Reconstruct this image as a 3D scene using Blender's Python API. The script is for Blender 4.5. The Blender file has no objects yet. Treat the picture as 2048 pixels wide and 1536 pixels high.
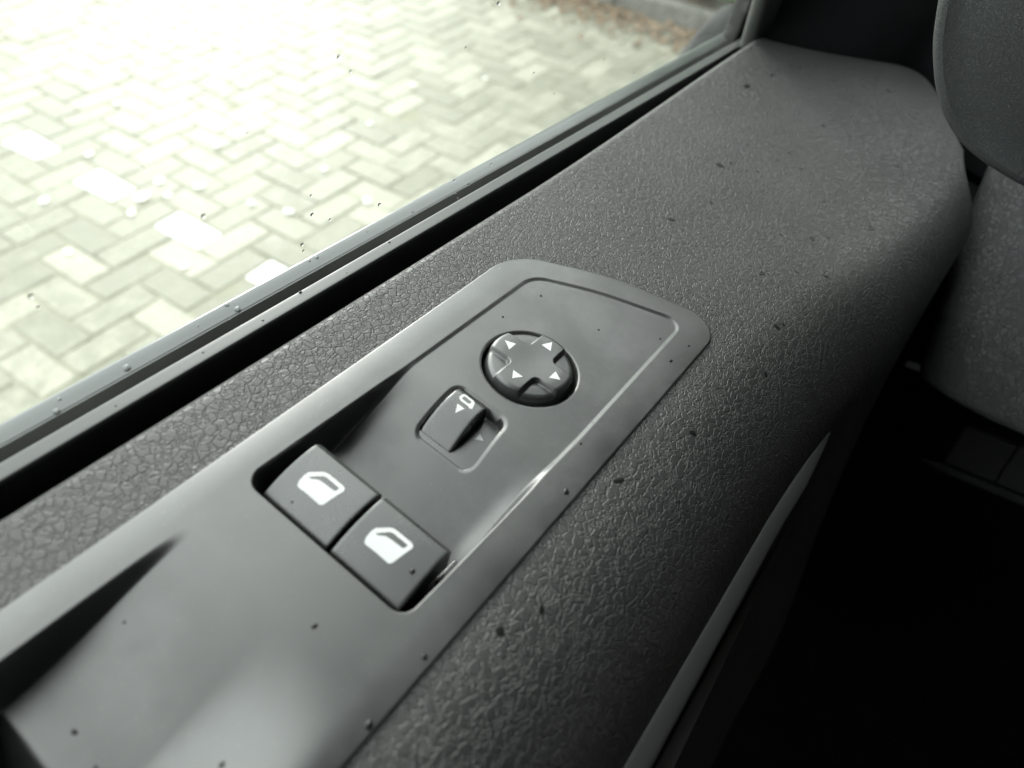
import bpy, bmesh, math, random
import numpy as np
from mathutils import Matrix, Vector
random.seed(7); rng = np.random.default_rng(7)
SC = bpy.context.scene
COL = SC.collection

# ------------------------------------------------------------------ frames, camera, sky, sun, exposure
# door frame: x forward, y outboard, z out of the switch panel (mm); the panel leans a little inboard
HC = 1.39                                           # camera height above the paving
RW = Matrix(((0.998666, 0.007981, 0.051018), (0.0, 0.987984, -0.154555), (-0.051638, 0.154349, 0.986666)))
MC = Matrix(((0.586276, 0.518956, -0.622066), (-0.782722, 0.560852, -0.269800), (0.208872, 0.645081, 0.735012)))
T = Matrix.Translation((0, 0, HC)) @ RW.to_4x4() @ Matrix.Translation((0, 0, -0.18))
cam = bpy.data.cameras.new('camera')
co = bpy.data.objects.new('camera', cam); COL.objects.link(co)
co.matrix_world = Matrix.Translation((0, 0, HC)) @ (RW @ MC).to_4x4()
cam.sensor_width = 36; cam.lens = 36 * 1460 / 2048
cam.clip_start = 0.005; cam.clip_end = 400
cam.dof.use_dof = True; cam.dof.focus_distance = 0.275; cam.dof.aperture_fstop = 8.5
SC.camera = co

SUN = Vector((0.503, 0.767, 0.398)).normalized()
w = bpy.data.worlds.new('World'); SC.world = w; w.use_nodes = True
nt = w.node_tree; bg = nt.nodes['Background']
sky = nt.nodes.new('ShaderNodeTexSky'); sky.sky_type = 'NISHITA'; sky.sun_disc = False
sky.sun_elevation = math.asin(SUN.z); sky.sun_rotation = math.atan2(SUN.x, SUN.y)
sky.air_density = 1.2; sky.dust_density = 6.0; sky.ozone_density = 1.5
hs = nt.nodes.new('ShaderNodeHueSaturation'); hs.inputs['Saturation'].default_value = 0.22
nt.links.new(sky.outputs[0], hs.inputs['Color'])
cl = nt.nodes.new('ShaderNodeMix'); cl.data_type = 'RGBA'; cl.inputs[0].default_value = .92          # even cloud cover over the clear sky
nt.links.new(hs.outputs[0], cl.inputs[6]); cl.inputs[7].default_value = (12.6, 13.0, 12.9, 1); nt.links.new(cl.outputs[2], bg.inputs[0])
bg.inputs[1].default_value = 0.10
sl = bpy.data.lights.new('sun', 'SUN'); sl.energy = 0.6; sl.angle = math.radians(16); sl.color = (1.0, 0.97, 0.91)
so = bpy.data.objects.new('sun', sl); COL.objects.link(so)
so.rotation_euler = SUN.to_track_quat('Z', 'Y').to_euler(); so.location = (2, 3, 6)
SC.view_settings.view_transform = 'Standard'; SC.view_settings.look = 'None'
SC.view_settings.gamma = 1; SC.view_settings.use_curve_mapping = False
SC.view_settings.exposure = 1.75
SC.cycles.use_denoising = True
SC.cycles.max_bounces = 10; SC.cycles.transparent_max_bounces = 12
SC.cycles.caustics_reflective = False; SC.cycles.caustics_refractive = False

# ------------------------------------------------------------------ materials
def mat(name, col, rough=0.5, spec=0.5, metal=0.0, trans=0.0, ior=1.45):
    m = bpy.data.materials.new(name); m.use_nodes = True
    b = m.node_tree.nodes['Principled BSDF']
    b.inputs['Base Color'].default_value = (*col, 1); b.inputs['Roughness'].default_value = rough
    b.inputs['Specular IOR Level'].default_value = spec; b.inputs['Metallic'].default_value = metal
    b.inputs['Transmission Weight'].default_value = trans; b.inputs['IOR'].default_value = ior
    return m
def N(m, t, **kw):
    n = m.node_tree.nodes.new(t)
    for k, v in kw.items():
        if k in n.inputs: n.inputs[k].default_value = v
        else: setattr(n, k, v)
    return n
def L(m, a, b): m.node_tree.links.new(a, b)
def bsdf(m): return m.node_tree.nodes['Principled BSDF']
def math_node(m, op, a, b=None, clamp=False):
    n = N(m, 'ShaderNodeMath', operation=op); n.use_clamp = clamp
    for i, v in enumerate((a, b)):
        if v is None: continue
        if isinstance(v, (int, float)): n.inputs[i].default_value = v
        else: L(m, v, n.inputs[i])
    return n.outputs[0]
def ramp(m, fac, pts):
    r = N(m, 'ShaderNodeValToRGB'); L(m, fac, r.inputs[0])
    e = r.color_ramp.elements
    while len(e) < len(pts): e.new(0.5)
    for q, (p, c) in zip(e, pts): q.position = p; q.color = (*c, 1)
    return r.outputs[0]
def maprange(m, v, a, b, c, d, smooth=True):
    n = N(m, 'ShaderNodeMapRange'); n.interpolation_type = 'SMOOTHSTEP' if smooth else 'LINEAR'
    L(m, v, n.inputs[0])
    for i, q in enumerate((a, b, c, d)): n.inputs[1 + i].default_value = q
    return n.outputs[0]

def leather(name, col, rough, scale, dist, spec=0.5, crack=0.10):
    """pebbled soft-touch grain: warped voronoi cells with finer creases, as bump"""
    m = mat(name, col, rough, spec)
    tc = N(m, 'ShaderNodeTexCoord')
    wn = N(m, 'ShaderNodeTexNoise', Scale=scale * 0.9, Detail=2.0); L(m, tc.outputs['Object'], wn.inputs['Vector'])
    sub = N(m, 'ShaderNodeVectorMath', operation='SUBTRACT'); L(m, wn.outputs['Color'], sub.inputs[0]); sub.inputs[1].default_value = (.5, .5, .5)
    scl = N(m, 'ShaderNodeVectorMath', operation='SCALE'); L(m, sub.outputs[0], scl.inputs[0]); scl.inputs['Scale'].default_value = 0.75 / scale
    add = N(m, 'ShaderNodeVectorMath', operation='ADD'); L(m, tc.outputs['Object'], add.inputs[0]); L(m, scl.outputs[0], add.inputs[1])
    v1 = N(m, 'ShaderNodeTexVoronoi', feature='DISTANCE_TO_EDGE', Scale=scale); L(m, add.outputs[0], v1.inputs['Vector'])
    v2 = N(m, 'ShaderNodeTexVoronoi', feature='DISTANCE_TO_EDGE', Scale=scale * 2.7); L(m, add.outputs[0], v2.inputs['Vector'])
    fn = N(m, 'ShaderNodeTexNoise', Scale=scale * 5.0, Detail=3.0); L(m, tc.outputs['Object'], fn.inputs['Vector'])
    h1 = maprange(m, v1.outputs['Distance'], 0.0, crack, 0.0, 1.0)
    h2 = maprange(m, v2.outputs['Distance'], 0.0, 0.2, 0.0, 0.95)
    mk = N(m, 'ShaderNodeTexNoise', Scale=scale * .8, Detail=1.0); L(m, add.outputs[0], mk.inputs['Vector'])
    mask = maprange(m, mk.outputs['Fac'], .47, .56, 0.0, 1.0)
    mxh = N(m, 'ShaderNodeMix', data_type='FLOAT'); L(m, mask, mxh.inputs[0]); L(m, math_node(m, 'MULTIPLY', h1, 1.12), mxh.inputs[2]); L(m, math_node(m, 'MINIMUM', h2, h1), mxh.inputs[3])
    h = math_node(m, 'ADD', mxh.outputs[0], math_node(m, 'MULTIPLY', fn.outputs['Fac'], 0.3))
    bp = N(m, 'ShaderNodeBump', Strength=1.0, Distance=dist); L(m, h, bp.inputs['Height'])
    L(m, bp.outputs[0], bsdf(m).inputs['Normal'])
    # raised pebbles polish slightly, cracks stay dull
    L(m, maprange(m, h1, 0, 1, min(rough + .12, 1), rough), bsdf(m).inputs['Roughness'])
    big = N(m, 'ShaderNodeTexNoise', Scale=22.0, Detail=3.0); L(m, tc.outputs['Object'], big.inputs['Vector'])
    c2 = tuple(c * 1.25 for c in col); c1 = tuple(c * 0.85 for c in col)
    L(m, ramp(m, big.outputs['Fac'], [(.3, c1), (.7, c2)]), bsdf(m).inputs['Base Color'])
    return m
def satin(name, col, rough, dist=0.00004, scale=2600, spec=0.5, dust=0.0, smear=0.0):
    """moulded plastic with fine spark-eroded texture, smears and a little dust"""
    m = mat(name, col, rough, spec)
    tc = N(m, 'ShaderNodeTexCoord')
    fn = N(m, 'ShaderNodeTexNoise', Scale=scale, Detail=2.0); L(m, tc.outputs['Object'], fn.inputs['Vector'])
    bp = N(m, 'ShaderNodeBump', Strength=1.0, Distance=dist); L(m, fn.outputs['Fac'], bp.inputs['Height'])
    L(m, bp.outputs[0], bsdf(m).inputs['Normal'])
    sm = N(m, 'ShaderNodeTexNoise', Scale=38.0, Detail=5.0, Roughness=0.62); L(m, tc.outputs['Object'], sm.inputs['Vector'])
    L(m, maprange(m, sm.outputs['Fac'], .3, .75, rough - .05, rough + .08), bsdf(m).inputs['Roughness'])
    if dust:
        dn = N(m, 'ShaderNodeTexVoronoi', feature='F1', Scale=700.0); L(m, tc.outputs['Object'], dn.inputs['Vector'])
        dm = N(m, 'ShaderNodeTexNoise', Scale=90.0, Detail=2.0); L(m, tc.outputs['Object'], dm.inputs['Vector'])
        dots = math_node(m, 'LESS_THAN', dn.outputs['Distance'], math_node(m, 'MULTIPLY', dm.outputs['Fac'], dust))
        mx = N(m, 'ShaderNodeMix', data_type='RGBA'); L(m, dots, mx.inputs[0])
        mx.inputs[6].default_value = (*col, 1); mx.inputs[7].default_value = (.35, .34, .32, 1)
        if smear:                                            # pale film of wiped dust, in patches
            s1 = N(m, 'ShaderNodeTexNoise', Scale=16.0, Detail=7.0, Roughness=.7); L(m, tc.outputs['Object'], s1.inputs['Vector'])
            s2 = N(m, 'ShaderNodeMix', data_type='RGBA'); L(m, maprange(m, s1.outputs['Fac'], .5, .78, 0.0, 1.0), s2.inputs[0])
            L(m, mx.outputs[2], s2.inputs[6]); s2.inputs[7].default_value = (col[0] + smear, col[1] + smear, col[2] + smear, 1)
            mx = s2
        L(m, mx.outputs[2], bsdf(m).inputs['Base Color'])
    return m

M_TRIM = leather('soft_grain_trim', (.038, .0372, .0376), .47, 345, .00018, spec=.85)
M_DASH = leather('dash_grain', (.07, .073, .074), .47, 330, .0003, spec=.4)
M_DASH2 = leather('dash_fine_grain', (.045, .049, .050), .45, 850, .00016, spec=.45)
M_PANEL = satin('satin_panel', (.027, .0282, .028), .37, .000013, 2300, .95, dust=.10, smear=.05)
M_SWITCH = satin('switch_plastic', (.034, .036, .037), .30, .000008, 3000, .9, dust=.08)
M_DIAL = satin('dial_plastic', (.036, .038, .038), .33, .000012, 3000, .9, dust=.13)
for _m in (M_PANEL, M_SWITCH, M_DIAL): bsdf(_m).inputs['IOR'].default_value = 1.64
M_RUBBER = satin('seal_rubber', (.012, .013, .013), .42, .00002, 1800, .45)
M_LIP = satin('seal_lip', (.07, .074, .073), .36, .00002, 1800, .7)
M_STRIP = satin('sill_strip', (.10, .108, .11), .17, .000004, 900, .8)
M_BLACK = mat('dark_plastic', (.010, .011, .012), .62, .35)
M_PILLAR = satin('pillar_plastic', (.018, .021, .023), .55, .00003, 1500, .4)
M_POST = satin('post_plastic', (.07, .075, .072), .45, .00002, 1500, .5)
M_BEZEL = satin('bezel_plastic', (.10, .10, .10), .5, .00003, 1800, .5)
M_CARPET = leather('carpet', (.010, .010, .011), .95, 260, .0008, spec=.1)
M_WHITE = mat('white_print', (.78, .79, .79), .45, .4)
M_SKIN = satin('door_paint', (.06, .062, .063), .25, .000004, 900, .6)
M_HEAD = mat('roof_lining', (.05, .05, .05), .9, .2)
M_WATER = mat('water', (1, 1, 1), .02, .5, trans=1.0, ior=1.33)
M_WET = mat('wet_spot', (.014, .014, .014), .3, .3)
M_BEAD2 = mat('water_bead_pale', (.16, .17, .17), .04, .5)
M_BEAD = mat('water_bead', (.02, .021, .021), .03, .45)

def glass_mat():
    m = bpy.data.materials.new('window_glass'); m.use_nodes = True
    t = m.node_tree; t.nodes.remove(t.nodes['Principled BSDF'])
    out = t.nodes['Material Output']
    tr = N(m, 'ShaderNodeBsdfTransparent'); tr.inputs[0].default_value = (.965, .985, .972, 1)
    gl = N(m, 'ShaderNodeBsdfGlossy'); gl.inputs['Roughness'].default_value = .02
    fr = N(m, 'ShaderNodeLayerWeight'); fr.inputs['Blend'].default_value = .5
    sch = math_node(m, 'ADD', math_node(m, 'MULTIPLY', math_node(m, 'POWER', fr.outputs['Facing'], 5.0), .9), .035)
    mx = N(m, 'ShaderNodeMixShader'); L(m, sch, mx.inputs[0]); L(m, tr.outputs[0], mx.inputs[1]); L(m, gl.outputs[0], mx.inputs[2])
    # thin film of road dust that scatters the outside light
    df = N(m, 'ShaderNodeBsdfTranslucent'); df.inputs[0].default_value = (.85, .88, .8, 1)
    m2 = N(m, 'ShaderNodeMixShader')
    tc = N(m, 'ShaderNodeTexCoord'); n = N(m, 'ShaderNodeTexNoise', Scale=9.0, Detail=4.0); L(m, tc.outputs['Object'], n.inputs['Vector'])
    L(m, maprange(m, n.outputs['Fac'], .3, .7, .004, .012), m2.inputs[0]); L(m, mx.outputs[0], m2.inputs[1]); L(m, df.outputs[0], m2.inputs[2])
    L(m, m2.outputs[0], out.inputs[0])
    return m
M_GLASS = glass_mat()

def paver_mat(name, c1, c2, c3, rough):
    m = mat(name, c1, rough, .3)
    tc = N(m, 'ShaderNodeTexCoord'); oi = N(m, 'ShaderNodeObjectInfo')
    geo = N(m, 'ShaderNodeNewGeometry')
    n1 = N(m, 'ShaderNodeTexNoise', Scale=16.0, Detail=8.0, Roughness=.72); L(m, geo.outputs['Position'], n1.inputs['Vector'])
    n2 = N(m, 'ShaderNodeTexNoise', Scale=90.0, Detail=4.0); L(m, geo.outputs['Position'], n2.inputs['Vector'])
    n3 = N(m, 'ShaderNodeTexWhiteNoise', noise_dimensions='3D')
    sn = N(m, 'ShaderNodeVectorMath', operation='SNAP'); L(m, geo.outputs['Position'], sn.inputs[0]); sn.inputs[1].default_value = (.11, .11, 10)
    L(m, sn.outputs[0], n3.inputs['Vector'])
    fac = math_node(m, 'ADD', math_node(m, 'MULTIPLY', n1.outputs['Fac'], .7), math_node(m, 'MULTIPLY', n2.outputs['Fac'], .3))
    fac = math_node(m, 'ADD', fac, math_node(m, 'MULTIPLY', math_node(m, 'SUBTRACT', oi.outputs['Random'], .5), .2))
    L(m, ramp(m, fac, [(.38, c1), (.5, c2), (.62, c3)]), bsdf(m).inputs['Base Color'])
    bp = N(m, 'ShaderNodeBump', Strength=.8, Distance=.0025); L(m, n2.outputs['Fac'], bp.inputs['Height']); L(m, bp.outputs[0], bsdf(m).inputs['Normal'])
    L(m, maprange(m, n1.outputs['Fac'], .35, .65, rough - .12, rough + .1), bsdf(m).inputs['Roughness'])
    return m
M_PAVER = paver_mat('concrete_paver', (.150, .152, .115), (.205, .205, .160), (.285, .28, .225), .5)
M_WPAVER = paver_mat('white_paver', (.50, .52, .525), (.60, .62, .63), (.70, .715, .72), .45)
M_JOINT = paver_mat('mossy_joint_sand', (.175, .182, .12), (.215, .213, .16), (.26, .253, .2), .8)
M_KERB = paver_mat('kerb_concrete', (.10, .10, .09), (.14, .14, .125), (.18, .18, .16), .7)
M_SOIL = paver_mat('bed_soil', (.03, .024, .016), (.06, .045, .03), (.09, .07, .045), .9)
M_LEAFB = paver_mat('brown_leaf', (.11, .075, .045), (.17, .12, .075), (.22, .17, .11), .7)
M_PETAL = mat('pale_petal', (.62, .63, .60), .5, .4)
def leaf_mat():
    m = mat('green_leaf', (.07, .16, .02), .45, .5)
    oi = N(m, 'ShaderNodeNewGeometry')
    L(m, ramp(m, oi.outputs['Random Per Island'], [(0, (.05, .12, .015)), (1, (.16, .34, .03))]), bsdf(m).inputs['Base Color'])
    bsdf(m).inputs['Subsurface Weight'].default_value = 0
    return m
M_LEAF = leaf_mat(); M_STEM = mat('stem_bark', (.06, .045, .03), .8, .2)

# ------------------------------------------------------------------ mesh helpers
def mesh(name, V, F, m, smooth=True):
    me = bpy.data.meshes.new(name)
    V = np.asarray(V, dtype=np.float32).reshape(-1, 3)
    if isinstance(F, np.ndarray):
        k = F.shape[1]; n = len(F)
        me.vertices.add(len(V)); me.vertices.foreach_set('co', V.ravel())
        me.loops.add(n * k); me.loops.foreach_set('vertex_index', F.ravel().astype(np.int32))
        me.polygons.add(n); me.polygons.foreach_set('loop_start', (np.arange(n) * k).astype(np.int32))
        me.polygons.foreach_set('loop_total', np.full(n, k, np.int32))
        me.update(calc_edges=True); me.validate()
    else:
        me.from_pydata([tuple(v) for v in V], [], F); me.update()
    me.polygons.foreach_set('use_smooth', np.full(len(me.polygons), smooth))
    if m: me.materials.append(m)
    return me
def put(name, me, parent=None, M=None):
    o = bpy.data.objects.new(name, me); COL.objects.link(o)
    if parent is not None: o.parent = parent
    elif M is not None: o.matrix_world = M
    return o
def tag(o, label=None, cat=None, group=None, kind=None):
    for k, v in (('label', label), ('category', cat), ('group', group), ('kind', kind)):
        if v: o[k] = v
    return o
class Thing:
    """an Empty in the door frame (base in mm); parts are given in door-frame mm"""
    def __init__(s, name, base, label, cat, group=None):
        s.b = np.array(base, float)
        s.o = bpy.data.objects.new(name, None); COL.objects.link(s.o); s.o.empty_display_size = .02
        s.o.matrix_world = T @ Matrix.Translation(Vector(base) / 1000)
        tag(s.o, label, cat, group)
    def part(s, name, V, F, m, parent=None, smooth=True, label=None):
        V = (np.asarray(V, float).reshape(-1, 3) - s.b) / 1000
        o = put(name, mesh(name, V, F, m, smooth), parent or s.o)
        if label: o['label'] = label
        return o
def grid_faces(nx, ny, mask=None, flip=False, wrap=False):
    i, j = np.meshgrid(np.arange(nx - 1), np.arange(ny if wrap else ny - 1), indexing='ij')
    j2 = (j + 1) % ny
    a = i * ny + j; b = (i + 1) * ny + j; c = (i + 1) * ny + j2; d = i * ny + j2
    F = np.stack([a, b, c, d] if not flip else [a, d, c, b], -1).reshape(-1, 4)
    if mask is not None: F = F[mask.ravel()]
    return F
def compact(V, F):
    V = V.reshape(-1, 3); u, inv = np.unique(F, return_inverse=True)
    return V[u], inv.reshape(F.shape)
def round_poly(pts, radii, n=10):
    out = []; k = len(pts)
    for i in range(k):
        p = np.array(pts[i], float); a = np.array(pts[i - 1], float); b = np.array(pts[(i + 1) % k], float)
        u = (a - p) / np.linalg.norm(a - p); v = (b - p) / np.linalg.norm(b - p)
        r = radii[i]
        if r <= 0: out.append(p); continue
        half = math.acos(max(-1, min(1, float(u @ v)))) / 2; t = r / math.tan(half)
        bis = (u + v) / np.linalg.norm(u + v); c = p + bis * r / math.sin(half)
        s = p + u * t - c; e = p + v * t - c
        a0 = math.atan2(s[1], s[0]); a1 = math.atan2(e[1], e[0]); d = (a1 - a0 + math.pi) % (2 * math.pi) - math.pi
        for q in range(n + 1):
            th = a0 + d * q / n; out.append(c + r * np.array([math.cos(th), math.sin(th)]))
    return np.array(out)
def poly_sdf(P, x, y):
    """positive inside"""
    best = np.full(x.shape, 1e9); ins = np.zeros(x.shape, bool)
    for i in range(len(P)):
        a = P[i - 1]; b = P[i]; e = b - a; L2 = e @ e
        if L2 < 1e-12: continue
        t = np.clip(((x - a[0]) * e[0] + (y - a[1]) * e[1]) / L2, 0, 1)
        best = np.minimum(best, np.hypot(x - a[0] - t * e[0], y - a[1] - t * e[1]))
        c = (a[1] > y) != (b[1] > y)
        ins ^= c & (x < (b[0] - a[0]) * (y - a[1]) / (b[1] - a[1] + 1e-15) + a[0])
    return np.where(ins, best, -best)
def ss(a, b, x):
    t = np.clip((np.asarray(x, float) - a) / (b - a), 0, 1); return t * t * (3 - 2 * t)
def sweep(profile, x0, x1, nx=2, closed=False, yz_of_x=None):
    """(y,z) profile swept along x"""
    P = np.array(profile, float); xs = np.linspace(x0, x1, nx)
    V = np.zeros((nx, len(P), 3)); V[:, :, 0] = xs[:, None]; V[:, :, 1:] = P[None]
    if yz_of_x is not None:
        for i, x in enumerate(xs): V[i, :, 1:] += np.array(yz_of_x(x))
    return V.reshape(-1, 3), grid_faces(nx, len(P), wrap=closed)
def smooth_line(pts, n=6):
    """Catmull-Rom through points"""
    P = np.array(pts, float); Q = np.vstack([2 * P[0] - P[1], P, 2 * P[-1] - P[-2]]); out = []
    for i in range(1, len(Q) - 2):
        for t in np.linspace(0, 1, n, endpoint=False):
            a, b, c, d = Q[i - 1:i + 3]
            out.append(.5 * (2 * b + (c - a) * t + (2 * a - 5 * b + 4 * c - d) * t * t + (3 * b - a - 3 * c + d) * t ** 3))
    out.append(P[-1]); return np.array(out)
def cap_fan(V, F, idx): return F + [tuple(idx)]
def box(a, b):
    V = [(x, y, z) for x in (a[0], b[0]) for y in (a[1], b[1]) for z in (a[2], b[2])]
    F = [(0, 1, 3, 2), (4, 6, 7, 5), (0, 4, 5, 1), (2, 3, 7, 6), (0, 2, 6, 4), (1, 5, 7, 3)]
    return V, F
def rounded_box(name, x0, x1, y0, y1, ztop, r, depth, n=14, axis=None):
    """heightfield key cap with filleted rim and side walls; ztop(x,y)"""
    def coords(a, b):
        o = r * (1 - np.cos(np.linspace(0, math.pi / 2, 6)))
        mid = np.linspace(a + r, b - r, n + 2)[1:-1]
        return np.concatenate([[a], a + o, mid, (b - o)[::-1], [b]])
    X, Y = np.meshgrid(coords(x0, x1), coords(y0, y1), indexing='ij')
    ax = np.maximum(0, r - np.minimum(X - x0, x1 - X)); ay = np.maximum(0, r - np.minimum(Y - y0, y1 - Y))
    drop = r - np.sqrt(np.maximum(0, r * r - ax * ax - ay * ay))
    Z = ztop(X, Y) - drop
    Z[0, :] -= depth; Z[-1, :] -= depth; Z[1:-1, 0] -= depth; Z[1:-1, -1] -= depth
    # pull the square corner in so it is rounded in plan
    for sx, cx in ((ax > 0, None),):
        both = (ax > 0) & (ay > 0); h = np.hypot(ax, ay); k = np.where(both & (h > r), r / np.maximum(h, 1e-9), 1)
        cxx = np.where(X < (x0 + x1) / 2, x0 + r, x1 - r); cyy = np.where(Y < (y0 + y1) / 2, y0 + r, y1 - r)
        X = np.where(both, cxx + (X - cxx) * k, X); Y = np.where(both, cyy + (Y - cyy) * k, Y)
    V = np.stack([X, Y, Z], -1)
    return V.reshape(-1, 3), grid_faces(*X.shape)
def flat_print(outline, holes, zf, lift=.05, n=1):
    """thin printed symbol that follows the surface zf(x,y)"""
    bm = bmesh.new(); edges = []
    for ring in [outline] + holes:
        vs = [bm.verts.new((p[0], p[1], 0)) for p in ring]
        edges += [bm.edges.new((vs[i - 1], vs[i])) for i in range(len(vs))]
    bmesh.ops.triangle_fill(bm, use_beauty=True, edges=edges)
    for _ in range(n):
        bmesh.ops.subdivide_edges(bm, edges=bm.edges[:], cuts=1, use_grid_fill=True)
        bmesh.ops.triangulate(bm, faces=bm.faces[:])
    V = np.array([v.co[:] for v in bm.verts]); bm.verts.index_update()
    F = [tuple(v.index for v in f.verts) for f in bm.faces]; bm.free()
    V[:, 2] = zf(V[:, 0], V[:, 1]) + lift
    # face up
    G = []
    for f in F:
        a, b, c = V[f[0]], V[f[1]], V[f[2]]
        G.append(f if (b[0] - a[0]) * (c[1] - a[1]) - (b[1] - a[1]) * (c[0] - a[0]) > 0 else f[::-1])
    return V, G

# ================================================================== LARGE STRUCTURE: paving, kerb, bed
CELL = .107; ANG = math.radians(1.9)
O0 = np.array([1.116 * .927, 2.108 * .927])                 # middle of one white paver
ex = np.array([math.sin(ANG) * -1, math.cos(ANG)])          # along white pavers' length
ey = np.array([math.cos(ANG), math.sin(ANG)])
def cell_xy(i, j): return O0 + ex * (i * CELL) + ey * (j * CELL)
pv = bpy.data.objects.new('paving', None); COL.objects.link(pv); pv['kind'] = 'structure'
gb, gf = box((-30, -30, -.12), (40, 45, -.0035))
ground = put('joint_sand', mesh('joint_sand', np.array(gb), gf, M_JOINT, False), pv)
def brick_mesh(m, seed):
    r = np.random.default_rng(seed); a, b, h, c = CELL * 2 - .007, CELL - .007, .05, .004
    V = []
    for z, s in ((-h, 0), (-c, 0), (0, c)):
        for sx, sy in ((-1, -1), (1, -1), (1, 1), (-1, 1)):
            V.append((sx * (a / 2 - s) + r.normal(0, .0022), sy * (b / 2 - s) + r.normal(0, .0022), z + r.normal(0, .0012)))
    F = [(8, 9, 10, 11)]
    for k in (0, 4):
        for q in range(4): F.append((k + q, k + (q + 1) % 4, k + 4 + (q + 1) % 4, k + 4 + q))
    return mesh('brick', np.array(V), F, m, False)
BR = [brick_mesh(M_PAVER, k) for k in range(6)]; BW = brick_mesh(M_WPAVER, 9)
bricks = []
for i in range(-40, 50):
    for j in range(-30, 60):
        r = (i - j) % 4
        if r == 0: c = cell_xy(i, j) ; hor = True
        elif r == 3: c = cell_xy(i - .5, j + .5); hor = False
        else: continue
        x, y = c
        if not (-1 < x < 4.05 and .8 < y < 6): continue
        white = hor and j == 0
        bricks.append((x, y, hor, white))
def in_view(x, y):
    p = co.matrix_world.inverted() @ Vector((x, y, 0))
    if p.z > -.1: return False, 0
    u = 1024 + 1460 * p.x / -p.z; v = 768 - 1460 * p.y / -p.z
    return (-60 < u < 1480 and -60 < v < 870 - .544 * u + 90), 1 / p.length
scored = []
for b in bricks:
    ok, s = in_view(b[0], b[1]); scored.append((ok * s, b))
scored.sort(key=lambda q: -q[0])
rest_V, rest_F = [], []
for k, (s, (x, y, hor, white)) in enumerate(scored):
    tilt = (random.gauss(0, .006), random.gauss(0, .006)); dz = random.gauss(0, .0012)
    rz = math.atan2(ex[1], ex[0]) + (0 if hor else math.pi / 2) + random.gauss(0, .006)
    Mx = Matrix.Translation((x, y, dz)) @ Matrix.Rotation(rz, 4, 'Z') @ Matrix.Rotation(tilt[0], 4, 'X') @ Matrix.Rotation(tilt[1], 4, 'Y')
    me = BW if white else BR[k % 6]
    if k < 296 and s > 0:
        o = put('brick', me, pv); o.matrix_local = Mx
    else:
        n0 = len(rest_V)
        if white: continue
        rest_V += [Mx @ v.co for v in me.vertices]; rest_F += [tuple(n0 + q for q in p.vertices) for p in me.polygons]
o = put('brick_field', mesh('brick_field', np.array(rest_V), rest_F, M_PAVER, False), pv); o['kind'] = 'stuff'
for x, y, hor, white in [q[1] for q in scored[296:]]:
    pass

# kerb at the end of the parking bay, with a bed of soil, dry leaves and a bush
KX = 3.80
kerb = bpy.data.objects.new('kerb', None); COL.objects.link(kerb); kerb['kind'] = 'structure'; kerb.location = (KX, 0, 0)
for k in range(9):
    a, b = box((0, -1 + k * 1.0 + .004, -.1), (.13, -1 + (k + 1) * 1.0 - .004, .085 + random.gauss(0, .003)))
    bm = bmesh.new(); vs = [bm.verts.new(v) for v in a]; [bm.faces.new([vs[i] for i in f]) for f in b]
    bmesh.ops.recalc_face_normals(bm, faces=bm.faces[:]); bmesh.ops.bevel(bm, geom=bm.edges[:], offset=.015, segments=2, affect='EDGES')
    me = bpy.data.meshes.new('kerbstone'); bm.to_mesh(me); bm.free(); me.materials.append(M_KERB)
    put('kerbstone', me, kerb)
def bed():
    nx, ny = 40, 60; X, Y = np.meshgrid(np.linspace(KX + .13, KX + 4, nx), np.linspace(-1.5, 8, ny), indexing='ij')
    Z = .04 + .03 * np.sin(X * 7) * np.cos(Y * 5) + rng.normal(0, .008, X.shape)
    return np.stack([X, Y, Z], -1).reshape(-1, 3), grid_faces(nx, ny)
V, F = bed(); o = put('soil_bed', mesh('soil_bed', V, F, M_SOIL)); o['kind'] = 'structure'
def leaf_scatter(n, xy, zf, size, m, name, parent=None, flat=.35):
    V = []; F = []
    for _ in range(n):
        x, y = xy(); s = size * random.uniform(.6, 1.3); z = zf(x, y)
        R = Matrix.Rotation(random.uniform(0, 6.28), 3, 'Z') @ Matrix.Rotation(random.gauss(0, flat), 3, 'X') @ Matrix.Rotation(random.gauss(0, flat), 3, 'Y')
        k = len(V)
        for a, b, c in ((-1, 0, 0), (-.3, .42, .12), (.5, .36, .1), (1, 0, .15), (.5, -.36, .1), (-.3, -.42, .12)):
            V.append(np.array(R @ Vector((a, b, c)) * s * .5) + (x, y, z))
        F += [(k, k + 1, k + 2, k + 3), (k, k + 3, k + 4, k + 5)]
    return put(name, mesh(name, np.array(V), F, m, False), parent)
o = leaf_scatter(1500, lambda: (KX - abs(random.gauss(0, .16)) - .01, random.uniform(.5, 3.6)), lambda x, y: .006 + random.random() * .01, .05, M_LEAFB, 'dry_leaves', flat=.2)
o['kind'] = 'stuff'; o['label'] = 'reddish brown dry leaves drifted along the kerb'
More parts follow.
